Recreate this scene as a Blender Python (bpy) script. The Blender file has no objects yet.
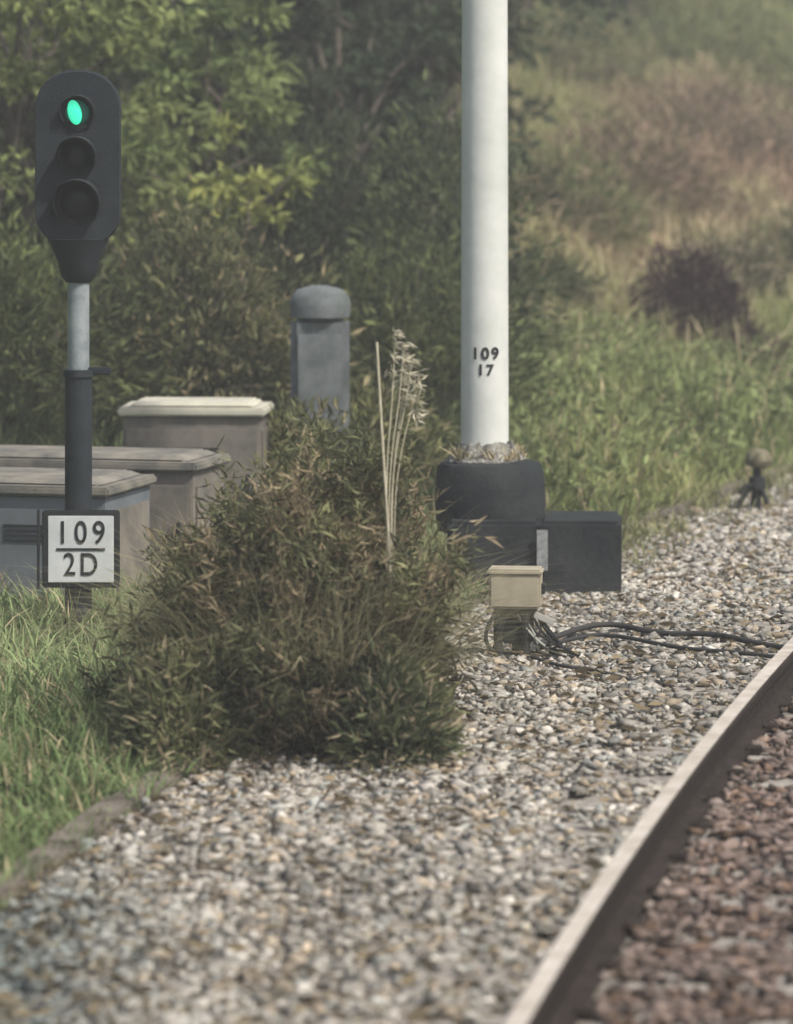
import bpy, bmesh, math, random
import numpy as np
from mathutils import Vector, Matrix
rng = np.random.default_rng(7); random.seed(7)
sc = bpy.context.scene
sc.view_settings.view_transform='Standard'; sc.view_settings.look='None'; sc.view_settings.exposure=0

# ------------------------------------------------------------------ world, sun
w=bpy.data.worlds.new("World"); sc.world=w; w.use_nodes=True
nt=w.node_tree; bg=nt.nodes['Background']
sky=nt.nodes.new('ShaderNodeTexSky'); sky.sky_type='NISHITA'; sky.sun_disc=False
EL=math.radians(52); AZ=math.radians(130)
sky.sun_elevation=EL; sky.sun_rotation=AZ; sky.dust_density=4
nt.links.new(sky.outputs[0],bg.inputs[0]); bg.inputs[1].default_value=0.15
sd=bpy.data.lights.new("sun","SUN"); sd.energy=4.8; sd.angle=math.radians(2.5); sd.color=(1,.96,.88)
so=bpy.data.objects.new("sun",sd); sc.collection.objects.link(so)
tosun=Vector((math.sin(AZ)*math.cos(EL),math.cos(AZ)*math.cos(EL),math.sin(EL)))
so.rotation_euler=tosun.to_track_quat('Z','Y').to_euler()

# ------------------------------------------------------------------ camera
cd=bpy.data.cameras.new("camera"); cam=bpy.data.objects.new("camera",cd); sc.collection.objects.link(cam)
cam.location=(0,0,2.5); cam.rotation_euler=(math.radians(90),0,0)
cd.sensor_width=36; cd.lens=4000/1024*36; cd.shift_y=-382/1024; cd.clip_end=2000; cd.clip_start=.1
cd.dof.use_dof=True; cd.dof.focus_distance=19.0; cd.dof.aperture_fstop=2.1
sc.camera=cam

# ------------------------------------------------------------------ helpers
def mat(name,col,rough=.8,metal=0,noise=0,nscale=20,bump=0,bscale=80,col2=None,spec=.3):
    m=bpy.data.materials.new(name); m.use_nodes=True; t=m.node_tree; b=t.nodes['Principled BSDF']
    b.inputs['Base Color'].default_value=(*col,1); b.inputs['Roughness'].default_value=rough
    b.inputs['Metallic'].default_value=metal; b.inputs['Specular IOR Level'].default_value=spec
    tc=t.nodes.new('ShaderNodeTexCoord')
    if noise or col2:
        n=t.nodes.new('ShaderNodeTexNoise'); n.inputs['Scale'].default_value=nscale; n.inputs['Detail'].default_value=6
        n.inputs['Roughness'].default_value=.65
        t.links.new(tc.outputs['Object'],n.inputs['Vector'])
        r=t.nodes.new('ShaderNodeValToRGB'); c2=col2 or tuple(c*(1-noise) for c in col)
        r.color_ramp.elements[0].position=.35; r.color_ramp.elements[1].position=.65
        r.color_ramp.elements[0].color=(*c2,1); r.color_ramp.elements[1].color=(*col,1)
        t.links.new(n.outputs['Fac'],r.inputs[0]); t.links.new(r.outputs[0],b.inputs['Base Color'])
    if bump:
        n=t.nodes.new('ShaderNodeTexNoise'); n.inputs['Scale'].default_value=bscale; n.inputs['Detail'].default_value=4
        t.links.new(tc.outputs['Object'],n.inputs['Vector'])
        bp=t.nodes.new('ShaderNodeBump'); bp.inputs['Strength'].default_value=bump; bp.inputs['Distance'].default_value=.02
        t.links.new(n.outputs['Fac'],bp.inputs['Height']); t.links.new(bp.outputs[0],b.inputs['Normal'])
    return m
def attmat(name,trans=0.0,nscale=0,namt=.4,det=3):
    m=bpy.data.materials.new(name); m.use_nodes=True; t=m.node_tree; t.nodes.remove(t.nodes['Principled BSDF'])
    b=t.nodes.new('ShaderNodeBsdfDiffuse'); out=t.nodes['Material Output']
    a=t.nodes.new('ShaderNodeAttribute'); a.attribute_name='Col'; src=a.outputs['Color']
    if nscale:
        tc=t.nodes.new('ShaderNodeTexCoord'); n=t.nodes.new('ShaderNodeTexNoise'); n.inputs['Scale'].default_value=nscale; n.inputs['Detail'].default_value=det
        t.links.new(tc.outputs['Object'],n.inputs['Vector'])
        mr=t.nodes.new('ShaderNodeMapRange'); mr.inputs[1].default_value=.3; mr.inputs[2].default_value=.7
        mr.inputs[3].default_value=1-namt; mr.inputs[4].default_value=1+namt*.6
        t.links.new(n.outputs['Fac'],mr.inputs[0])
        mx=t.nodes.new('ShaderNodeVectorMath'); mx.operation='SCALE'
        t.links.new(src,mx.inputs[0]); t.links.new(mr.outputs[0],mx.inputs['Scale']); src=mx.outputs[0]
    t.links.new(src,b.inputs['Color'])
    if trans:
        tr=t.nodes.new('ShaderNodeBsdfTranslucent'); t.links.new(src,tr.inputs[0])
        mx=t.nodes.new('ShaderNodeMixShader'); mx.inputs[0].default_value=trans
        t.links.new(b.outputs[0],mx.inputs[1]); t.links.new(tr.outputs[0],mx.inputs[2])
        t.links.new(mx.outputs[0],out.inputs[0])
    else: t.links.new(b.outputs[0],out.inputs[0])
    return m
def nmesh(name,V,F,C=None,m=None,parent=None,smooth=False):
    V=np.asarray(V,dtype=np.float32); F=np.asarray(F,dtype=np.int32); k=F.shape[1]
    me=bpy.data.meshes.new(name); me.vertices.add(len(V)); me.vertices.foreach_set('co',V.ravel())
    me.loops.add(F.size); me.loops.foreach_set('vertex_index',F.ravel())
    me.polygons.add(len(F)); me.polygons.foreach_set('loop_start',np.arange(len(F),dtype=np.int32)*k)
    if smooth: me.polygons.foreach_set('use_smooth',np.ones(len(F),dtype=bool))
    me.update(calc_edges=True)
    if C is not None:
        a=me.attributes.new('Col','FLOAT_COLOR','POINT')
        CC=np.ones((len(V),4),dtype=np.float32); CC[:,:3]=C; a.data.foreach_set('color',CC.ravel())
    if m: me.materials.append(m)
    o=bpy.data.objects.new(name,me); sc.collection.objects.link(o)
    if parent: o.parent=parent
    return o
def empty(name,loc=(0,0,0),rz=0):
    e=bpy.data.objects.new(name,None); e.location=loc; e.rotation_euler=(0,0,rz); e.empty_display_size=.1
    sc.collection.objects.link(e); return e
def fin(bm,name,m,parent,loc=(0,0,0),rot=(0,0,0),smooth=False):
    me=bpy.data.meshes.new(name); bm.to_mesh(me); bm.free()
    if m: me.materials.append(m)
    if smooth:
        for p in me.polygons: p.use_smooth=True
    o=bpy.data.objects.new(name,me); o.location=loc; o.rotation_euler=rot; sc.collection.objects.link(o); o.parent=parent; return o
def box(name,size,loc,m,parent,bev=.008,rot=(0,0,0),taper=None):
    bm=bmesh.new(); bmesh.ops.create_cube(bm,size=1)
    for v in bm.verts:
        v.co.x*=size[0]; v.co.y*=size[1]; v.co.z*=size[2]
        if taper and v.co.z>0: v.co.x*=taper; v.co.y*=taper
    if bev: bmesh.ops.bevel(bm,geom=bm.edges[:],offset=bev,segments=2,affect='EDGES')
    return fin(bm,name,m,parent,loc,rot)
def lathe(name,prof,loc,m,parent,seg=40,rot=(0,0,0),jit=0):
    bm=bmesh.new(); rings=[]
    for r,z in prof:
        rings.append([bm.verts.new(((r+random.uniform(-jit,jit))*math.cos(2*math.pi*i/seg),(r+random.uniform(-jit,jit))*math.sin(2*math.pi*i/seg),z+random.uniform(-jit,jit))) for i in range(seg)])
    for a,b in zip(rings,rings[1:]):
        for i in range(seg): bm.faces.new((a[i],a[(i+1)%seg],b[(i+1)%seg],b[i]))
    bm.faces.new(rings[0][::-1]); bm.faces.new(rings[-1])
    o=fin(bm,name,m,parent,loc,rot,smooth=True)
    o.data.set_sharp_from_angle(angle=math.radians(40))
    return o
def tube(name,pts,r,m,parent=None):
    cu=bpy.data.curves.new(name,'CURVE'); cu.dimensions='3D'; cu.bevel_depth=r; cu.bevel_resolution=3
    s=cu.splines.new('NURBS'); s.points.add(len(pts)-1)
    for p,q in zip(s.points,pts): p.co=(*q,1)
    s.use_endpoint_u=True; s.order_u=3
    cu.materials.append(m); o=bpy.data.objects.new(name,cu); sc.collection.objects.link(o); o.parent=parent; return o

_g=rng.random((256,256))
def vn(x,y):
    x=np.asarray(x,float); y=np.asarray(y,float)
    xi=np.floor(x).astype(int); yi=np.floor(y).astype(int); fx=x-xi; fy=y-yi
    fx=fx*fx*(3-2*fx); fy=fy*fy*(3-2*fy)
    g=lambda a,b:_g[a%256,b%256]
    return (g(xi,yi)*(1-fx)+g(xi+1,yi)*fx)*(1-fy)+(g(xi,yi+1)*(1-fx)+g(xi+1,yi+1)*fx)*fy
def fbm(x,y): return (vn(x,y)+.5*vn(x*2.1+7,y*2.1)+.25*vn(x*4.3,y*4.3+3))/1.75
def sstep(a,b,x): t=np.clip((x-a)/(b-a),0,1); return t*t*(3-2*t)

# ------------------------------------------------------------------ layout curves
def kerbx(Y):
    Y=np.asarray(Y,float); a=np.minimum(Y,80)-14.4
    a=np.maximum(a,-14)
    base=-1.02+.18*a+.0057*a*a
    return base+np.maximum(Y-80,0)*.93+np.minimum(Y-.4,0)*.02
def kslope(Y): return .18+.0114*np.clip(np.asarray(Y,float)-14.4,-14,65.6)
def railx(Y):
    Y=np.asarray(Y,float); a=np.minimum(Y,80)-10.47
    return .323+.165*a+.0037*a*a+np.maximum(Y-80,0)*.68
def rslope(Y): return .165+.0074*(np.minimum(np.asarray(Y,float),80)-10.47)
def height(X,Y):
    X=np.asarray(X,float); Y=np.asarray(Y,float)
    s=kslope(Y); u=(kerbx(Y)-X)/np.sqrt(1+s*s)
    uu=np.clip(u-.15,0,45)
    h=.22*uu+.009*uu*uu
    shelf=sstep(22.5,30,Y)
    near=.22*np.clip(u-6,0,40)
    h=h*shelf+near*(1-shelf)
    h=h+ (fbm(X*.8,Y*.8)-.5)*.3*sstep(1,4,u)*shelf
    return np.where(u<0,-.03,h-.01)

# ------------------------------------------------------------------ terrain
def axis(a,b,c,d,nf,nc):
    return np.unique(np.concatenate([np.linspace(a,b,nc),np.linspace(b,c,nf),np.linspace(c,d,nc)]))
xs=axis(-500,-14,20,500,200,24); ys=axis(-300,5,75,900,340,24)
XX,YY=np.meshgrid(xs,ys); ZZ=height(XX,YY)
ZZ=np.where((XX>kerbx(YY)),-.06,ZZ)
V=np.stack([XX.ravel(),YY.ravel(),ZZ.ravel()],1)
nx=len(xs); ny=len(ys); idx=np.arange(nx*ny).reshape(ny,nx)
F=np.stack([idx[:-1,:-1].ravel(),idx[:-1,1:].ravel(),idx[1:,1:].ravel(),idx[1:,:-1].ravel()],1)
n1=fbm(V[:,0]*.9,V[:,1]*.9)[:,None]; n2=fbm(V[:,0]*.35+9,V[:,1]*.35)[:,None]
C=np.array([.09,.115,.045])*(.6+.8*n1)
tanw=(sstep(.5,.7,n2)*sstep(-.5,1.5,V[:,0])[:,None])
C=C*(1-tanw)+np.array([.30,.24,.16])*tanw*(.6+.6*n1)
terrain=nmesh("ground",V,F,C,attmat("ground_soil",nscale=9,namt=.5),smooth=True)

# ------------------------------------------------------------------ ballast sheet + stones
Ys=np.linspace(2,70,300); cols=24
rows=[]
for y in Ys:
    a=float(kerbx(y))+.02; b=float(railx(y))+3.6
    rows.append([(a+(b-a)*i/(cols-1),y,0) for i in range(cols)])
V=np.array(rows).reshape(-1,3); V[:,2]=-.010+(fbm(V[:,0]*3,V[:,1]*3)-.5)*.03
idx=np.arange(len(V)).reshape(len(Ys),cols)
F=np.stack([idx[:-1,:-1].ravel(),idx[:-1,1:].ravel(),idx[1:,1:].ravel(),idx[1:,:-1].ravel()],1)
pb=(V[:,0]-railx(V[:,1]))[:,None]
C=np.where(pb>0,np.array([[.13,.105,.095]]),np.array([[.33,.30,.25]]))
nmesh("ballast_bed",V,F,C,attmat("ballast_bed",nscale=45,namt=.6))

CV=np.array([[x,y,z] for x in (-1,1) for y in (-1,1) for z in (-1,1)],float)*.72
CF=np.array([[0,1,3],[0,3,2],[4,6,7],[4,7,5],[0,4,5],[0,5,1],[2,3,7],[2,7,6],[0,2,6],[0,6,4],[1,5,7],[1,7,3]])
def rotmats(n):
    q=rng.normal(size=(n,4)); q/=np.linalg.norm(q,axis=1)[:,None]
    a,b,c,d=q.T
    return np.stack([np.stack([1-2*(c*c+d*d),2*(b*c-a*d),2*(b*d+a*c)],1),
        np.stack([2*(b*c+a*d),1-2*(b*b+d*d),2*(c*d-a*b)],1),
        np.stack([2*(b*d-a*c),2*(c*d+a*b),1-2*(b*b+c*c)],1)],1)
def stones(name,P,R,COL,m):
    n=len(P)
    base=CV[None]*rng.uniform(.3,1.35,(n,8,1))+rng.normal(0,.18,(n,8,3))
    base=base*rng.uniform(.45,1.6,(n,1,3))
    v=np.einsum('nij,nkj->nki',rotmats(n),base)
    v[:,:,2]*=.55; v=v*R[:,None,None]
    v=v+P[:,None,:]
    f=CF[None]+ (np.arange(n)*8)[:,None,None]
    return nmesh(name,v.reshape(-1,3),f.reshape(-1,3),np.repeat(COL,8,0),m)
N=115000
Y=7+ (34-7)*rng.random(N)**1.2
ka=kerbx(Y); rb=railx(Y)+2.0
X=ka+.03+(rb-ka)*rng.random(N)
d=X-railx(Y)
perp=d/np.sqrt(1+rslope(Y)**2)
along=Y+X*rslope(Y)
ph=(along/.62)%1.0
on_sl=(ph<.40)&(perp>-.52)&(perp<1.95)
onrail=(np.abs(perp)<.075)|(np.abs(perp-1.5)<.075)
keep=(~on_sl|(rng.random(N)<np.where(perp>0,.5,.22)))&~onrail
X,Y,perp,on_sl=X[keep],Y[keep],perp[keep],on_sl[keep]; n=len(X)
R=rng.uniform(.011,.030,n)*(1+.4*(rng.random(n)<.10))
Z=-.010+rng.random(n)*.022+(fbm(X*2.2,Y*2.2)-.5)*.04
Z=np.where(on_sl,.018+R*.3,Z)
v=.20+.24*rng.random(n)
pale_=rng.random(n)<.12; v[pale_]*=1.35
dk_=rng.random(n)<.14; v[dk_]*=.55
COL=np.stack([v*1.03,v*.965,v*.85],1)
br=rng.random(n)<.2; COL[br]*=np.array([.92,.82,.70])
bl=rng.random(n)<.10; COL[bl]*=np.array([.88,.95,.98])
big=fbm(X*.9+3,Y*.5)[:,None]; med=fbm(X*4+13,Y*2.2)[:,None]
COL*=(.62+.5*big+.35*med)
ins=sstep(-.02,.12,perp)[:,None]
COL=COL*(1-ins)+COL*np.array([.47,.385,.375])*ins
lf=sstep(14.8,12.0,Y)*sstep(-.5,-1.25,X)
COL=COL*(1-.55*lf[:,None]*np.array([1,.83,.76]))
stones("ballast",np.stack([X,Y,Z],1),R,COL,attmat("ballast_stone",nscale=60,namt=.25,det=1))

# ------------------------------------------------------------------ rails and sleepers
rust=mat("rail_rust",(.040,.031,.027),.95,0,bump=.4,bscale=60,col2=(.018,.015,.013),spec=.05)
steel=mat("rail_head_steel",(.56,.51,.445),.65,.1,col2=(.38,.33,.27),nscale=9)
conc=mat("sleeper_concrete",(.34,.315,.275),.9,bump=.5,col2=(.19,.17,.15),nscale=12)
def rail(name,off):
    prof=[(-.07,0),(.07,0),(.07,.012),(.016,.03),(.011,.045),(.011,.115),(.036,.128),(.037,.158),(.030,.168),(-.030,.168),(-.037,.158),(-.036,.128),(-.011,.115),(-.011,.045),(-.016,.03),(-.07,.012)]
    Yv=np.linspace(3,70,260); bm=bmesh.new(); rings=[]
    for y in Yv:
        s=float(rslope(y)); L=math.hypot(1,s); nxv,nyv=1/L,-s/L
        x0=float(railx(y))+off*nxv; y0=y+off*nyv
        rings.append([bm.verts.new((x0+p*nxv,y0+p*nyv,z+.012)) for p,z in prof])
    k=len(prof)
    for a,b in zip(rings,rings[1:]):
        for i in range(k):
            f=bm.faces.new((a[i],a[(i+1)%k],b[(i+1)%k],b[i])); f.material_index=1 if i in (8,9,10) else 0
    bmesh.ops.recalc_face_normals(bm,faces=bm.faces[:])
    o=fin(bm,name,rust,None); o.data.materials.append(steel); return o
rail("rail",0); rail("rail",1.505)
sl=empty("railway_sleepers"); bm=bmesh.new(); y=4.0
clipbm=bmesh.new(); k0=0
while y<60:
    al=(k0+.20)*.62
    for it in range(12):
        s=float(rslope(y)); x=float(railx(y)); y-= (y+x*s-al)/(1+s*s+x*.0074)
    k0+=1
    if y<4: y=4.0; continue
    s=float(rslope(y)); ang=math.atan(s); x=float(railx(y))
    M=Matrix.Translation((x+.75*math.cos(ang),y-.75*math.sin(ang),-.085))@Matrix.Rotation(-ang,4,'Z')
    bmesh.ops.create_cube(bm,size=1,matrix=M@Matrix.Diagonal((2.5,.25,.19,1)))
    for off in (-.085,.085,1.42,1.59):
        M2=Matrix.Translation((x+off*math.cos(ang),y-off*math.sin(ang),.028))@Matrix.Rotation(-ang,4,'Z')
        bmesh.ops.create_cube(clipbm,size=1,matrix=M2@Matrix.Diagonal((.06,.07,.035,1)))
bmesh.ops.bevel(bm,geom=bm.edges[:],offset=.012,segments=1,affect='EDGES')
bmesh.ops.bevel(clipbm,geom=clipbm.edges[:],offset=.006,segments=1,affect='EDGES')
fin(bm,"sleeper_bodies",conc,sl); fin(clipbm,"rail_clips",rust,sl)

# ------------------------------------------------------------------ kerb
kc=mat("kerb_concrete",(.20,.175,.145),.95,bump=.6,col2=(.085,.07,.055),nscale=6)
bm=bmesh.new(); y=8.0
while y<60:
    s=float(kslope(y)); ang=math.atan(s); x=float(kerbx(y)); L=.98
    M=Matrix.Translation((x-.05+.5*L*math.sin(ang),y+.5*L*math.cos(ang),-.035+random.uniform(-.012,.01)))@Matrix.Rotation(-ang+random.uniform(-.025,.025),4,'Z')
    bmesh.ops.create_cube(bm,size=1,matrix=M@Matrix.Diagonal((.13,L-.02,.16,1)))
    y+=math.cos(ang)*L
bmesh.ops.bevel(bm,geom=bm.edges[:],offset=.012,segments=2,affect='EDGES')
fin(bm,"concrete_kerb",kc,None)

# ------------------------------------------------------------------ signal
black=mat("black_paint",(.013,.018,.022),.65,bump=.15,col2=(.024,.030,.035),nscale=6,spec=.2)
blk2=mat("dull_black",(.014,.018,.020),.85,col2=(.028,.030,.029),nscale=9,spec=.15)
galv=mat("galvanised",(.30,.33,.34),.6,.1,col2=(.17,.20,.21),nscale=10)
sig=empty("railway_signal",(-1.545,19.4,0))
def outline_prism(name,w,h,rt,rb,th,m,parent,loc):
    pts=[]
    for cx,cz,a0,r in ((w/2-rt,h/2-rt,0,rt),(-w/2+rt,h/2-rt,90,rt),(-w/2+rb,-h/2+rb,180,rb),(w/2-rb,-h/2+rb,270,rb)):
        for i in range(13):
            a=math.radians(a0+90*i/12); pts.append((cx+r*math.cos(a),cz+r*math.sin(a)))
    bm=bmesh.new()
    lv=[(1,th/2),(1,-th/2+.02),(.98,-th/2)]
    rings=[[bm.verts.new((x*s,y,z*s)) for x,z in pts] for s,y in lv]
    k=len(pts)
    for a,b in zip(rings,rings[1:]):
        for i in range(k): bm.faces.new((a[i],a[(i+1)%k],b[(i+1)%k],b[i]))
    bm.faces.new(rings[0]); bm.faces.new(rings[-1])
    bmesh.ops.recalc_face_normals(bm,faces=bm.faces[:])
    return fin(bm,name,m,parent,loc)
outline_prism("backboard",.415,.85,.185,.16,.06,black,sig,(0,.0,2.365))
outline_prism("lamp_housing",.30,.74,.14,.12,.20,blk2,sig,(0,.13,2.36))
lathe("neck",[(.06,1.76),(.085,1.79),(.10,1.86),(.15,1.97)],(0,.03,0),black,sig,seg=24)
lens=mat("dark_lens",(.010,.013,.017),.3,spec=.3)
em=bpy.data.materials.new("green_lamp"); em.use_nodes=True; e=em.node_tree.nodes['Principled BSDF']
e.inputs['Base Color'].default_value=(.0,.5,.3,1); e.inputs['Emission Color'].default_value=(.06,.80,.46,1); e.inputs['Emission Strength'].default_value=.85
em2=bpy.data.materials.new("green_lamp_rim"); em2.use_nodes=True; e=em2.node_tree.nodes['Principled BSDF']
e.inputs['Base Color'].default_value=(.0,.06,.045,1); e.inputs['Emission Color'].default_value=(.0,.5,.28,1); e.inputs['Emission Strength'].default_value=.06
def hood(name,r,dep,loc):
    bm=bmesh.new(); n=22; ring=[]
    for rr in (r,r+.008):
        for yy,sh in ((0,0),(-1,1)):
            row=[]
            for i in range(n+1):
                a=math.radians(-35+250*i/n)
                d=dep*(.35+.65*max(0,math.sin(a)*.5+.5)) if sh else 0
                row.append(bm.verts.new((rr*math.cos(a),-d,rr*math.sin(a))))
            ring.append(row)
    def br(a,b):
        for i in range(n): bm.faces.new((a[i],a[i+1],b[i+1],b[i]))
    br(ring[0],ring[1]); br(ring[2],ring[3]); br(ring[1],ring[3])
    bmesh.ops.recalc_face_normals(bm,faces=bm.faces[:])
    return fin(bm,name,black,sig,loc,smooth=True)
for i,(z,r,mm) in enumerate(((2.585,.066,em2),(2.375,.075,lens),(2.15,.095,lens))):
    lathe("lens_%d"%(i+1),[(r,0),(r*.85,.012),(r*.4,.02)],(0,-.031,z),mm,sig,seg=32,rot=(math.radians(90),0,0))
    lathe("bezel_%d"%(i+1),[(r+.022,0),(r+.022,.008),(r+.004,.010)],(0,-.0305,z),blk2,sig,seg=32,rot=(math.radians(90),0,0))
    hood("visor_%d"%(i+1),r+.012,.16 if i else .06,(0,-.03,z))
bm=bmesh.new(); bmesh.ops.create_uvsphere(bm,u_segments=20,v_segments=12,radius=1)
for v in bm.verts: v.co.x*=.034; v.co.y*=.012; v.co.z*=.060; v.co.x+= -.15*v.co.z
fin(bm,"green_lamp",em,sig,(-.012,-.056,2.585),smooth=True)
lathe("pole_upper",[(.053,1.30),(.053,1.80)],(0,.03,0),galv,sig,seg=28)
lathe("pole_lower",[(.066,-.1),(.066,1.30),(.075,1.302),(.075,1.335),(.055,1.337)],(0,.03,0),black,sig,seg=28)
box("pole_clamp",(.20,.05,.035),(.06,.03,1.33),black,sig,.006)
lathe("pole_base",[(.16,0),(.16,.03),(.07,.05),(.07,.12)],(0,.03,0),black,sig,seg=24)
white=mat("plate_white",(.56,.58,.57),.6,col2=(.43,.45,.45),nscale=5)
box("plate_frame",(.375,.022,.375),(.02,-.062,.475),blk2,sig,.006)
box("plate_face",(.318,.01,.322),(.02,-.0755,.475),white,sig,.003)
box("plate_bracket",(.20,.03,.05),(0,-.03,.52),blk2,sig,.004)
box("plate_bar",(.235,.003,.011),(.02,-.0835,.475),blk2,sig,0)
box("plate_edge",(.012,.03,.385),(-.185,-.075,.475),blk2,sig,.003)
def text(name,s,size,loc,parent,m,xs=1,sp=1.25):
    c=bpy.data.curves.new(name,'FONT'); c.body=s; c.size=size; c.align_x='CENTER'; c.align_y='CENTER'; c.extrude=.001; c.offset=.001; c.space_character=sp
    c.materials.append(m); o=bpy.data.objects.new(name,c); sc.collection.objects.link(o)
    o.location=loc; o.rotation_euler=(math.radians(90),0,0); o.scale=(xs,1,1); o.parent=parent; return o
text("plate_number","109",.155,(.02,-.0835,.551),sig,blk2,.84,1.35)
text("plate_letter","2D",.155,(.02,-.0835,.397),sig,blk2,.80)

# ------------------------------------------------------------------ mast
mast=empty("catenary_mast",(.485,22.0,0))
mw=mat("mast_white_paint",(.62,.63,.60),.65,bump=.08,bscale=12,col2=(.50,.52,.485),nscale=3,spec=.15)
lathe("mast_tube",[(.128,.6),(.132,.72),(.126,3),(.118,8.2),(.10,8.25)],(0,0,0),mw,mast,seg=56)
cem=mat("collar_mortar",(.34,.33,.29),.95,bump=.8,col2=(.04,.04,.036),nscale=9)
lathe("mortar_collar",[(.22,.678),(.20,.70),(.17,.725),(.15,.765),(.128,.79)],(.01,0,0),cem,mast,seg=36,jit=.016)
dk=mat("foundation_black",(.015,.019,.022),.85,bump=.35,bscale=25,col2=(.036,.040,.040),nscale=4,spec=.1)
lathe("foundation_drum",[(.29,.30),(.30,.36),(.305,.44),(.295,.62),(.27,.67),(.2,.69)],(.03,0,0),dk,mast,seg=48,jit=.003)
box("foundation_plinth",(.50,.75,.44),(.06,-.02,.165),dk,mast,.022,rot=(0,0,-.06))
box("foundation_step",(.44,.62,.45),(.525,-.13,.165),dk,mast,.022,rot=(0,0,-.06))
box("foundation_label",(.06,.008,.22),(.30,-.447,.235),mat("label_grey",(.30,.31,.31),.7,col2=(.14,.15,.15),nscale=30),mast,.002)
def wraptext(name,s,size,z,R):
    c=bpy.data.curves.new(name,'FONT'); c.body=s; c.size=size; c.align_x='CENTER'; c.align_y='CENTER'; c.offset=.003; c.space_character=1.25
    o=bpy.data.objects.new(name,c); sc.collection.objects.link(o); bpy.context.view_layer.update()
    me=bpy.data.meshes.new_from_object(o.evaluated_get(bpy.context.evaluated_depsgraph_get()))
    bpy.data.objects.remove(o)
    for v in me.vertices:
        a=v.co.x/R; zz=v.co.y
        v.co=((R+.004)*math.sin(a),-(R+.004)*math.cos(a),z+zz)
    me.materials.clear(); me.materials.append(blk2)
    ob=bpy.data.objects.new(name,me); sc.collection.objects.link(ob); ob.parent=mast
wraptext("mast_number","109",.088,1.275,.131); wraptext("mast_subnumber","17",.080,1.185,.131)

# ------------------------------------------------------------------ junction box
jb=empty("trackside_junction_box",(.565,18.95,0),-.10)
beige=mat("box_beige",(.38,.34,.25),.75,col2=(.28,.25,.185),nscale=9)
box("body",(.245,.17,.17),(0,0,.325),beige,jb,.012)
box("lid",(.26,.185,.03),(0,0,.412),beige,jb,.01)
box("side_latch",(.02,.06,.05),(.13,0,.33),blk2,jb,.004)
box("mount_plate",(.20,.14,.02),(0,0,.228),blk2,jb,.003)
for i,(x,yy) in enumerate(((-.08,-.05),(.05,-.05),(.0,.05))):
    lathe("leg_%d"%(i+1),[(.022,-.05),(.022,.22)],(x,yy,0),blk2,jb,seg=12)
box("cable_gland_block",(.15,.08,.16),(0.01,0,.15),blk2,jb,.01)
greyw=mat("wire_grey",(.30,.30,.27),.7)
for i in range(8):
    a=random.uniform(-.04,.12)
    tube("cable_%d"%(i+1),[(a,-.03,.22),(a*1.5+random.uniform(-.03,.05),-.07,.15),(a*1.2+.06*random.uniform(-1,2.2),-.08,.08),(a+.17*random.uniform(-.6,1.5),-.04,.02),(a+.28,.05,.0)],.0065,greyw if i%4==3 else blk2,jb)
tube("cable_loop",[(-.09,-.05,.22),(-.13,-.08,.16),(-.14,-.08,.08),(-.09,-.06,.02),(-.02,0,.0)],.01,blk2,jb)
box("bracket_light",(.10,.015,.03),(.14,-.07,.195),mat("bracket_zinc",(.4,.39,.36),.6),jb,.003,rot=(0,.4,0))
box("bracket_arm",(.16,.015,.025),(.17,-.05,.12),blk2,jb,.003,rot=(0,.9,0))
cab=mat("cable_black",(.030,.030,.029),.8)
cb=empty("track_cables")
def gc(pts): return [(x,y,z+.025) for x,y,z in pts]
tube("cable_1",gc([(.62,19.05,0),(.80,19.5,.02),(1.05,19.95,.025),(1.3,19.6,.0),(1.55,19.55,.02),(1.8,19.1,.0),(2.15,18.9,.0)]),.014,cab,cb)
tube("cable_2",gc([(.60,19.0,0),(.82,19.3,.015),(1.02,19.55,.02),(1.35,19.0,.01),(1.6,18.9,.01),(1.95,18.6,.0),(2.2,18.5,.0)]),.010,cab,cb)
tube("cable_3",gc([(.6,18.9,0),(.75,18.35,.01),(.90,18.4,.0),(1.08,18.1,-.02)]),.008,cab,cb)

# ------------------------------------------------------------------ cabinets
gr=mat("cabinet_grey",(.14,.155,.17),.75,bump=.1,bscale=10,col2=(.09,.105,.115),nscale=2.5)
tan=mat("cabinet_roof_weathered",(.23,.21,.17),.85,col2=(.09,.09,.085),nscale=4,bump=.2)
pale=mat("cabinet_roof_pale",(.50,.48,.385),.75,col2=(.38,.365,.30),nscale=4)
sidegr=mat("cabinet_taupe",(.21,.185,.155),.75,col2=(.10,.095,.085),nscale=3.5)
HD=math.atan(.25)
def cabinet(name,loc,W,D,H,roof,rz,doors,body=gr):
    e=empty(name,loc,rz)
    box("body",(W,D,H),(0,0,H/2+.05),body,e,.008)
    box("plinth",(W-.04,D-.04,.09),(0,0,.0),kc,e,.004)
    box("roof",(W+.06,D+.06,.05),(0,0,H+.077),roof,e,.012)
    box("roof_cap",(W-.05,D-.05,.03),(0,0,H+.118),roof,e,.012,taper=.9)
    dw=W/doors
    for i in range(doors):
        x=-W/2+dw*(i+.5)
        box("door_%d"%(i+1),(dw-.04,.014,H-.12),(x,-D/2-.008,H/2+.04),body,e,.005)
        box("handle_%d"%(i+1),(.02,.03,.12),(x+dw/2-.07,-D/2-.03,H*.55),blk2,e,.004)
        for j in range(4): box("vent_%d_%d"%(i+1,j),(dw*.4,.008,.010),(x,-D/2-.018,H*.82-j*.025),blk2,e,0)
    box("side_panel",(.012,D-.12,H-.14),(W/2+.007,0,H/2+.04),sidegr,e,.004)  # taupe against the grey body paints in sunlight on the right side
    return e
cabinet("equipment_cabinet",(-2.16,21.15,-.02),1.55,.78,.58,tan,-HD,2)
cabinet("equipment_cabinet",(-1.78,22.1,-.02),1.55,.62,.62,tan,-HD,2,sidegr)
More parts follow.
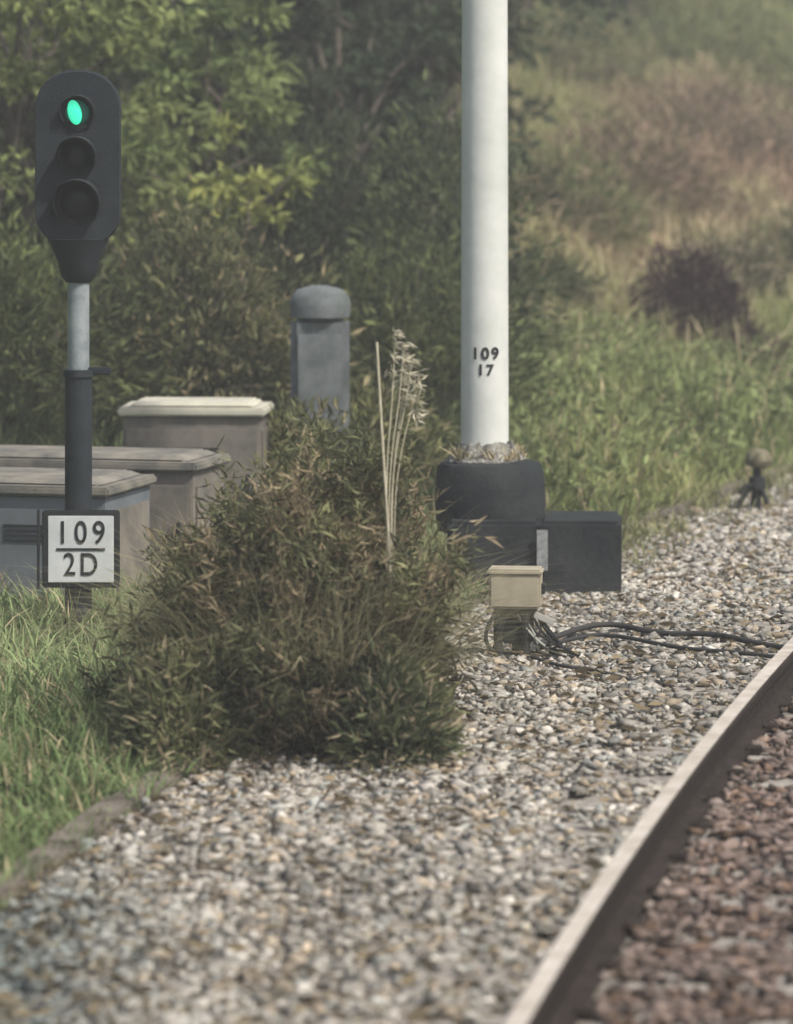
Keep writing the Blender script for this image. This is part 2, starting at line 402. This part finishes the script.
cabinet("equipment_cabinet",(-1.20,24.0,-.02),.82,.55,.77,pale,-.06,1,sidegr)
pil=empty("utility_pillar",(-.47,24.6,0))
pm=mat("pillar_grey",(.17,.185,.195),.9,col2=(.08,.095,.09),nscale=5,spec=.1)
box("body",(.36,.26,1.38),(0,0,.67),pm,pil,.04)
lathe("domed_cap",[(.18,1.35),(.19,1.42),(.18,1.47),(.14,1.52),(.05,1.545)],(0,0,0),pm,pil,seg=32)
box("door",(.27,.012,.9),(0,-.136,.8),pm,pil,.004)
box("plinth",(.42,.34,.12),(0,0,.0),kc,pil,.01)

# ------------------------------------------------------------------ dwarf marker at kerb
mk=empty("dwarf_track_marker",(2.36,26.4,0))
olive=mat("marker_cap",(.20,.17,.11),.8,col2=(.05,.055,.03),nscale=14)
lathe("cap",[(.03,.27),(.08,.285),(.092,.32),(.075,.37),(.03,.40)],(.03,0,0),olive,mk,seg=24,jit=.004)
lathe("stem",[(.026,-.02),(.026,.28)],(.02,0,0),blk2,mk,seg=12)
lathe("collar",[(.055,.13),(.06,.16),(.05,.21)],(.02,0,0),blk2,mk,seg=16)
for i,(x,yy) in enumerate(((-.12,-.05),(.10,-.05),(.0,.1))):
    tube("foot_%d"%(i+1),[(.02,0,.17),(x*.7,yy*.7,.10),(x,yy,-.02)],.018,blk2,mk)
tube("lever",[(.02,-.02,.15),(-.07,-.05,.18),(-.10,-.05,.10)],.015,blk2,mk)

# ------------------------------------------------------------------ vegetation builders
leafmat=attmat("foliage_leaf",trans=.42)
grassmat=attmat("grass_blade",trans=.35)
def blades(name,P,L,W,COL,lean=.3,bend=.4,parent=None,m=None,tip=None,az=None):
    n=len(P); a=rng.uniform(0,2*math.pi,n) if az is None else az
    D=np.stack([np.cos(a),np.sin(a),np.zeros(n)],1)
    b=a+math.pi/2+rng.normal(0,.5,n); S=np.stack([np.cos(b),np.sin(b),np.zeros(n)],1)
    le=lean*rng.random(n); be=bend*rng.random(n)
    vs=[]
    for t,wf in ((0,.8),(.36,1),(.7,.7),(1,0)):
        c=P+D*(L*(le*t+be*t*t))[:,None]; c[:,2]+=L*(t-be*.45*t**3)
        if wf>0: vs.append(c-S*(W*wf/2)[:,None]); vs.append(c+S*(W*wf/2)[:,None])
        else: vs.append(c)
    V=np.stack(vs,1)
    T=np.array([[0,1,3],[0,3,2],[2,3,5],[2,5,4],[4,5,6]])
    F=T[None]+(np.arange(n)*7)[:,None,None]
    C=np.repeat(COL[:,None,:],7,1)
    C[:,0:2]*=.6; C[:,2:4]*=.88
    if tip is not None: C[:,6]=C[:,6]*.4+tip*.6
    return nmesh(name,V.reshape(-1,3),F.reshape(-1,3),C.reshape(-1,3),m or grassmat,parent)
def leaf_arrays(P,L,W,DIR,COL):
    n=len(P); DIR=DIR/np.linalg.norm(DIR,axis=1)[:,None]
    r=rng.normal(size=(n,3)); S=np.cross(DIR,r); S/=np.linalg.norm(S,axis=1)[:,None]
    Nn=np.cross(DIR,S)
    V=np.stack([P,P+DIR*(L*.45)[:,None]-S*(W/2)[:,None]+Nn*(L*.06)[:,None],P+DIR*L[:,None]-Nn*(L*.08)[:,None],P+DIR*(L*.45)[:,None]+S*(W/2)[:,None]+Nn*(L*.06)[:,None]],1)
    T=np.array([[0,1,2],[0,2,3]])
    F=T[None]+(np.arange(n)*4)[:,None,None]
    return V.reshape(-1,3),F.reshape(-1,3),np.repeat(COL,4,0)
def unit(n):
    v=rng.normal(size=(n,3)); return v/np.linalg.norm(v,axis=1)[:,None]
bark=mat("bark",(.11,.09,.07),.9,bump=.8,bscale=30,col2=(.05,.045,.035),nscale=12)
def limbs(name,segs,parent):
    bm=bmesh.new()
    for (p0,r0,p1,r1) in segs:
        p0=Vector(p0);p1=Vector(p1); d=p1-p0; q=d.to_track_quat('Z','Y')
        a=[bm.verts.new(p0+q@Vector((r0*math.cos(i*math.pi/4),r0*math.sin(i*math.pi/4),0))) for i in range(8)]
        b=[bm.verts.new(p1+q@Vector((r1*math.cos(i*math.pi/4),r1*math.sin(i*math.pi/4),0))) for i in range(8)]
        for i in range(8): bm.faces.new((a[i],a[(i+1)%8],b[(i+1)%8],b[i]))
        bm.faces.new(b)
    return fin(bm,name,bark,parent,smooth=True)
def tree(name,x,y,cz,rad,nclump,nleaf,lsize,c1,c2,trunk_r=.09,shape=.33,droop=-.3):
    z0=float(height(x,y)); e=empty(name,(0,0,0)); segs=[]
    prev=Vector((x,y,z0-.1)); pr=trunk_r
    npt=5; pts=[prev]
    for i in range(1,npt+1):
        t=i/npt; p=Vector((x+random.uniform(-.12,.12),y+random.uniform(-.12,.12),z0+(cz-z0)*t)); r=trunk_r*(1-.7*t)
        segs.append((prev,pr,p,r)); prev=p; pr=r; pts.append(p)
    cc=unit(nclump)*(rng.random((nclump,1))**shape)*np.array(rad)+np.array([x,y,cz])
    zf=height(cc[:,0],cc[:,1]); cc[:,2]=np.maximum(cc[:,2],zf+.15)
    cr=rng.uniform(.25,.5,nclump)*np.mean(rad)*.45
    for i in range(0,nclump,2):
        s=pts[random.randint(2,npt)]; q=Vector(cc[i]); mid=s.lerp(q,.5)+Vector((0,0,.12*np.mean(rad)))
        segs.append((s,trunk_r*.3,mid,trunk_r*.18)); segs.append((mid,trunk_r*.18,q,.006))
    limbs("trunk_and_limbs",segs,e)
    n=nclump*nleaf
    base=np.repeat(cc,nleaf,0); rr=np.repeat(cr,nleaf)
    off=unit(n)*(rng.random(n)**.5*rr)[:,None]; off[:,2]*=.65
    P=base+off
    D=off/np.maximum(rr[:,None],.01)+rng.normal(0,.5,(n,3)); D[:,2]+=droop
    t=np.repeat(rng.random(nclump),nleaf)*.7+.3*rng.random(n)
    COL=np.array(c1)*(1-t[:,None])+np.array(c2)*t[:,None]
    COL*=rng.uniform(.6,1.25,(n,1))
    L=lsize*rng.uniform(.6,1.25,n)
    V,F,C=leaf_arrays(P,L,L*rng.uniform(.35,.55,n),D,COL)
    nmesh("leaves",V,F,C,leafmat,e); return e

DG=(.042,.062,.038); MG=(.11,.15,.06)  # DG leaves set extra dark, standing in for shade inside the tree mass
tree("broadleaf_tree",-2.75,29.5,2.75,(1.5,1.2,1.6),80,75,.13,MG,(.32,.36,.14),.10)
tree("broadleaf_tree",-1.45,31.0,2.7,(1.0,.9,1.4),46,70,.13,MG,(.25,.30,.12),.07)
tree("broadleaf_tree",-1.05,29.0,2.15,(.42,.5,.5),12,26,.13,(.18,.22,.08),(.44,.44,.14),.04)
tree("broadleaf_tree",-4.3,36,3.2,(2.4,2,2.6),80,70,.17,DG,(.08,.115,.055),.16)
tree("broadleaf_tree",-1.6,36,3.6,(1.9,1.4,2.6),90,80,.16,DG,(.058,.08,.048),.15)
tree("broadleaf_tree",-.45,34,2.6,(.9,.9,1.7),50,80,.13,DG,(.065,.088,.05),.10)
tree("broadleaf_tree",.25,36.5,3.3,(1.2,1.3,2.2),70,80,.14,DG,(.10,.13,.068),.12)
tree("broadleaf_tree",.9,42,5.4,(2.0,1.8,2.8),70,80,.17,DG,(.08,.105,.06),.15)
tree("broadleaf_tree",3.2,58,7.0,(3.2,2.5,2.8),80,70,.22,MG,(.23,.27,.12),.2)
tree("broadleaf_tree",7.6,66,7.6,(2.6,2.5,2.6),60,70,.22,DG,(.16,.19,.10),.2)
def shrub(name,x,y,rx,ry,h,n,ls,c1,c2,w=.3,tipc=None,z0=None,stems=14,tipf=.12):
    e=empty(name); zb=float(height(x,y)) if z0 is None else z0
    segs=[]
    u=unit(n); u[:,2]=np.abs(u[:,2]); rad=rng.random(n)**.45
    lump=.72+.6*fbm(np.arctan2(u[:,1],u[:,0])*1.6+x*3+10,u[:,2]*3+y)
    P=u*(rad*lump)[:,None]*np.array([rx,ry,h])+np.array([x,y,zb])
    D=u*1.0+rng.normal(0,.6,(n,3)); D[:,2]+=.1
    t=fbm(P[:,0]*5+P[:,2]*4,P[:,1]*5-P[:,2]*3+20); t=np.clip((t-.35)/.3,0,1)
    COL=np.array(c1)*(1-t[:,None])+np.array(c2)*t[:,None]
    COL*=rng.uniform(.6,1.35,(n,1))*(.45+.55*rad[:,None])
    if tipc is not None:
        k=rng.random(n)<tipf; COL[k]=np.array(tipc)*rng.uniform(.6,1.2,(k.sum(),1))
    L=ls*rng.uniform(.5,1.4,n)
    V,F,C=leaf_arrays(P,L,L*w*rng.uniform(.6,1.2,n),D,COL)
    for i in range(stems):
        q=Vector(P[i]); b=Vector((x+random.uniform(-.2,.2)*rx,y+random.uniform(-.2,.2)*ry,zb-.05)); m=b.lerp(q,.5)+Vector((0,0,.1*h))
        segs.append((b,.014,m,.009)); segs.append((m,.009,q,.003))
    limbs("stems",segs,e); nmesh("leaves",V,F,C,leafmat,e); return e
TG=(.18,.21,.085)
shrub("shrub",-2.7,26.5,1.2,.8,1.25,7000,.10,(.07,.09,.045),TG)
shrub("shrub",-1.35,27.0,1.0,.8,1.45,7000,.10,(.08,.095,.05),(.20,.20,.10),tipc=(.36,.30,.18))
shrub("shrub",.1,28.0,.9,.8,1.25,7000,.09,(.08,.10,.05),TG)
shrub("shrub",-.25,25.3,.62,.45,.72,5500,.09,(.10,.115,.06),(.24,.245,.11),tipc=(.40,.35,.2))
shrub("shrub",-.52,24.05,.50,.2,.76,3600,.09,(.10,.115,.06),(.24,.245,.11),tipc=(.40,.35,.2))
shrub("shrub",.35,30.5,.8,.8,1.9,7000,.10,(.065,.085,.05),(.14,.17,.08))
shrub("shrub",-.7,31.0,.9,.8,1.7,7000,.10,(.05,.07,.042),(.115,.14,.07))
shrub("dark_shrub",2.62,35.5,.60,.5,.85,5200,.10,(.055,.032,.036),(.10,.058,.060),w=.25)
shrub("dark_shrub",3.05,34.4,.42,.4,.42,2200,.09,(.055,.036,.036),(.10,.065,.056),w=.25)
for (x,y,rx,h,c2,tp) in ((1.6,40,.9,1.0,(.24,.28,.12),(.38,.30,.2)),(2.6,44,1.2,1.1,(.34,.25,.17),(.48,.33,.26)),(4.4,42,.9,.9,(.26,.28,.12),(.42,.34,.22)),(3.8,49,1.3,1.3,(.34,.26,.18),(.46,.33,.25)),(5.6,50,1.4,1.2,(.35,.25,.18),(.5,.34,.27)),(2.0,52,1.4,1.4,(.24,.28,.12),(.38,.33,.19)),(6.6,57,1.6,1.4,(.30,.35,.15),(.40,.4,.19)),(4.6,57,1.4,1.2,(.30,.35,.15),(.40,.4,.19)),(1.2,34.5,.5,.6,(.20,.24,.10),(.36,.33,.2)),(3.2,39,.6,.6,(.3,.25,.16),(.5,.42,.3))):
    shrub("hillside_bush",x,y,rx,rx*.8,h,3800,.14,(.13,.14,.075),c2,w=.20,tipc=tp,tipf=.3,stems=8)

# --- grass on hillside
N=150000
Y=24+(72-24)*rng.random(N)**1.5; lo=-.135*Y; hi=.125*Y
X=lo+(hi-lo)*rng.random(N)
ok=X<kerbx(Y)-.08
X,Y=X[ok],Y[ok]; u=(kerbx(Y)-X)/np.sqrt(1+kslope(Y)**2); Z=height(X,Y); n=len(X)
cl=fbm(X*1.3+30,Y*1.3); keep=rng.random(n)<(.25+1.1*sstep(.35,.6,cl)); X,Y,Z,u,cl=[a[keep] for a in (X,Y,Z,u,cl)]; n=len(X)
lgreen=np.array([.33,.36,.15]); green=np.array([.20,.25,.095]); pink=np.array([.42,.285,.20]); tanc=np.array([.52,.44,.28])
t=np.clip((fbm(X*.8,Y*.8)-.3)/.4,0,1)[:,None]
C=green*(1-t)+lgreen*t
far=sstep(2.6,4.2,u+(fbm(X*.6+5,Y*.4)-.5)*3)[:,None]
q=np.clip((fbm(X*.5+40,Y*.35+11)-.33)/.3,0,1)[:,None]
Cf=pink*(1-q)+(lgreen*.8+pink*.2)*q
C=C*(1-far)+Cf*far
vf=sstep(8,12,u+(fbm(X*.3,Y*.3+9)-.5)*4)[:,None]
C=C*(1-vf)+(lgreen*.9)*vf
dry=(rng.random(n)<.14)|((rng.random(n)<.35)&(u>2.8)&(u<5))
C[dry]=tanc
C*=rng.uniform(.5,1.3,(n,1))
wl=sstep(1.3,.3,X)[:,None]
C=C*(1-wl)+(np.array([.08,.10,.048])*rng.uniform(.5,1.4,(n,1)))*wl
L=rng.uniform(.18,.48,n)*(.4+1.3*cl)*(1+.4*sstep(3,8,u)); W=rng.uniform(.009,.020,n)*(1+Y/60)
near=sstep(.0,.8,u); L*=.6+.4*near
blades("hillside_grass",np.stack([X,Y,Z-.02],1),L,W,C,.5,.9)
n=3400
Y=25+25*rng.random(n); X=.8+5.7*rng.random(n)
ok=(kerbx(Y)-X>.3)&(fbm(X*1.5,Y*1.5+60)>.46); X,Y=X[ok],Y[ok]; n=len(X)
blades("dry_stems",np.stack([X,Y,height(X,Y)],1),rng.uniform(.25,.85,n),rng.uniform(.01,.02,n),np.tile(tanc*1.1,(n,1))*rng.uniform(.6,1.2,(n,1)),.6,.9)
n=11000; Y=25+9*rng.random(n); X=kerbx(Y)-.2-2.6*rng.random(n)
ok=(fbm(X*2.2+70,Y*2.2)>.46)&(X>.55); X,Y=X[ok],Y[ok]; n=len(X)
P=np.stack([X,Y,height(X,Y)+rng.random(n)*.45],1); L=rng.uniform(.05,.13,n)
C=np.array([.21,.25,.11])*rng.uniform(.5,1.6,(n,1))
V,F,CC=leaf_arrays(P,L,L*.4,unit(n)+np.array([0,0,.3]),C); nmesh("trackside_weeds",V,F,CC,leafmat)

# --- low grass left of the kerb
N=42000; Y=10+(24.5-10)*rng.random(N); X=kerbx(Y)+.02-3.2*rng.random(N)**1.15
k=~((X>-2.95)&(X<-1.0)&(Y>20.75)&(Y<22.3))&~((X>-1.6)&(X<-.75)&(Y>23.7)&(Y<24.3))
c1=fbm(X*2,Y*2); u=kerbx(Y)-X; k&=(rng.random(N)<(.3+1.2*sstep(.3,.6,c1)))
X,Y,u,c1=X[k],Y[k],u[k],c1[k]; n=len(X)
t=np.clip((fbm(X*1.7+4,Y*1.2)-.3)/.4,0,1)[:,None]
C=np.array([.135,.20,.08])*(1-t)+np.array([.30,.38,.18])*t
dr=rng.random(n)<.15; C[dr]=tanc*.85; C*=rng.uniform(.6,1.3,(n,1))
L=rng.uniform(.10,.30,n)*(.5+.9*c1)*(.5+.5*sstep(0,.6,u))
L*=np.where(Y>17.5,1.2,1)
blades("verge_grass",np.stack([X,Y,np.full(n,-.02)],1),L,rng.uniform(.006,.013,n),C,.6,.95,tip=tanc)

# --- the big bush
def bigbush(name,cx,cy,rx,ry,h,nb,ns,nl):
    e=empty(name)
    u=unit(ns); u[:,2]=np.abs(u[:,2])*.98
    ang=np.arctan2(u[:,1],u[:,0])
    lump=.56+.80*fbm(ang*2.3+20,u[:,2]*4+5)
    rad=rng.uniform(.42,1.08,ns)
    cen=u*(rad*lump)[:,None]*np.array([rx,ry,h])+np.array([cx,cy,0])
    pk=sstep(.15,1,cen[:,2]/h); cen[:,0]+=pk*.22
    n=ns*nl; P=np.repeat(cen,nl,0)
    s=rng.random(n); base_dir=np.repeat(u+rng.normal(0,.45,(ns,3))+np.array([0,0,.35]),nl,0)
    P=P+base_dir*(s*.18-.08)[:,None]+rng.normal(0,.025,(n,3))
    D=base_dir*.5+rng.normal(0,.8,(n,3)); D[:,2]-=.25
    tone=np.repeat(rng.random(ns),nl)
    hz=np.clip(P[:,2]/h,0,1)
    g1=np.array([.09,.10,.06]); g2=np.array([.27,.27,.14]); b1=np.array([.38,.31,.20])
    C=g1*(1-tone[:,None])+g2*tone[:,None]
    br=np.repeat(rng.random(ns),nl)<(.12+.30*hz); C[br]=b1*(.5+.6*tone[br][:,None])
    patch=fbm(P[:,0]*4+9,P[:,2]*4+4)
    C*=rng.uniform(.5,1.45,(n,1))*((.30+.70*sstep(.05,.7,hz))*(.45+1.05*patch))[:,None]  # leaf colour darkens towards the ground, painting in shadow at the bush's foot
    Lf=rng.uniform(.03,.10,n)
    P[:,2]=np.maximum(P[:,2],0.0)
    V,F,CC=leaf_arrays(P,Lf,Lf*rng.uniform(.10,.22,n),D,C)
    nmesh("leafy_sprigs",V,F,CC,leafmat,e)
    a=rng.uniform(0,2*math.pi,nb); r=np.sqrt(rng.random(nb))*.75
    P=np.stack([cx+.05+np.cos(a)*r*rx,cy+np.sin(a)*r*ry,np.zeros(nb)],1)
    L=h*rng.uniform(.4,1.12,nb)*(1.05-.5*r)
    t=rng.random((nb,1)); C=np.array([.12,.13,.07])*(1-t)+np.array([.44,.40,.25])*t
    blades("arching_blades",P,L,rng.uniform(.004,.010,nb),C,.4,1.1,parent=e,tip=tanc,az=a+rng.normal(0,.6,nb))
    segs=[]
    for i in range(60):
        q=Vector(cen[i]); b=Vector((cx+random.uniform(-.25,.25),cy+random.uniform(-.25,.25),-.05)); m=b.lerp(q,.5)+Vector((0,0,.12))
        segs.append((b,.008,m,.006)); segs.append((m,.006,q,.002))
    limbs("stems",segs,e)
    return e
bigbush("tall_grass_bush",-.46,16.75,.66,1.0,1.08,3400,1400,46)
shrub("low_bush",-.86,16.0,.28,.6,.40,4200,.08,(.08,.10,.055),(.21,.22,.11),w=.2,tipc=(.46,.39,.26),z0=0,tipf=.18)
shrub("low_bush",-.02,15.9,.25,.4,.38,2800,.08,(.08,.10,.055),(.21,.22,.11),w=.2,tipc=(.46,.39,.26),z0=0,tipf=.18)

# --- dry reed stalks, rooted inside the bush and fanning out at the top
st=empty("dry_reed_stalks")
straw=mat("straw",(.54,.50,.37),.8,col2=(.38,.34,.24),nscale=12)
By=16.35
def reed(i,pts,r): tube("stalk_%d"%i,pts,r,straw,st)
reed(1,[(-.02,By+.3,.0),(-.02,By-.12,.66),(-.055,By-.16,1.2),(-.08,By-.14,1.64)],.0052)
tipsr=[(-.005,1.68),(.03,1.63),(.065,1.57),(.035,1.54),(.095,1.50)]
for i,(dx,z) in enumerate(tipsr):
    bx=-.03+.006*i
    reed(i+2,[(bx,By+.3,.0),(bx-.01,By+.02*i,.82),(bx-.01+dx*.25,By+.02*i,1.15),(bx+.02+dx*.7,By+.02*i,1.42),(dx,By+.02*i,z)],.0028)
n=230; k=rng.integers(0,5,n); hx=np.array([h[0] for h in tipsr])[k]; hz=np.array([h[1] for h in tipsr])[k]; s=rng.random(n)*.2
P=np.stack([hx-s*.12+rng.normal(0,.008,n),By+.02*k,hz-s+.01],1); D=rng.normal(0,.3,(n,3)); D[:,2]-=.1; D[:,0]+=.35
C=np.tile(np.array([.62,.58,.45]),(n,1))*rng.uniform(.6,1.2,(n,1)); Lf=rng.uniform(.02,.06,n)
V,F,CC=leaf_arrays(P,Lf,Lf*.22,D,C); nmesh("plumes",V,F,CC,leafmat,st)

n=160; a=rng.uniform(0,6.28,n); P=np.stack([.505+.19*np.cos(a),22+.19*np.sin(a),np.full(n,.69)],1)
blades("drum_weeds",P,rng.uniform(.04,.13,n),rng.uniform(.006,.016,n),np.tile(tanc,(n,1))*rng.uniform(.3,1.4,(n,1)),.7,.8)
n=2600; Y=11+16*rng.random(n)**1.2; X=kerbx(Y)+.05+(railx(Y)-kerbx(Y)-.2)*rng.random(n)**1.4
P=np.stack([X,Y,np.full(n,.035)],1); D=unit(n); D[:,2]*=.15; L=rng.uniform(.03,.09,n)
C=np.array([.20,.16,.10])*rng.uniform(.4,1.7,(n,1))
V,F,CC=leaf_arrays(P,L,L*rng.uniform(.08,.4,n),D,C); nmesh("fallen_leaves",V,F,CC,leafmat)
# sparse weeds creeping from the kerb into the far ballast
n=2200; Y=22.5+8*rng.random(n); X=kerbx(Y)+.02+.55*rng.random(n)**2.5
ok=fbm(X*3+11,Y*2.5)>.47; X,Y=X[ok],Y[ok]; n=len(X)
C=(np.array([.24,.25,.12])*rng.uniform(.6,1.4,(n,1)))
blades("kerb_weeds",np.stack([X,Y,np.zeros(n)],1),rng.uniform(.05,.2,n),rng.uniform(.006,.014,n),C,.7,.9,tip=tanc)

# ------------------------------------------------------------------ light summer haze (real air volume over the whole site)
hm=bpy.data.materials.new("air_haze"); hm.use_nodes=True; t=hm.node_tree
t.nodes.remove(t.nodes['Principled BSDF'])
vs=t.nodes.new('ShaderNodeVolumeScatter'); vs.inputs['Color'].default_value=(.97,.98,.96,1); vs.inputs['Density'].default_value=.0028; vs.inputs['Anisotropy'].default_value=0
t.links.new(vs.outputs[0],t.nodes['Material Output'].inputs['Volume'])
bm=bmesh.new(); bmesh.ops.create_cube(bm,size=1)
for v in bm.verts: v.co.x*=160; v.co.y=v.co.y*160+60; v.co.z=v.co.z*24+9
fin(bm,"air_haze",hm,None)
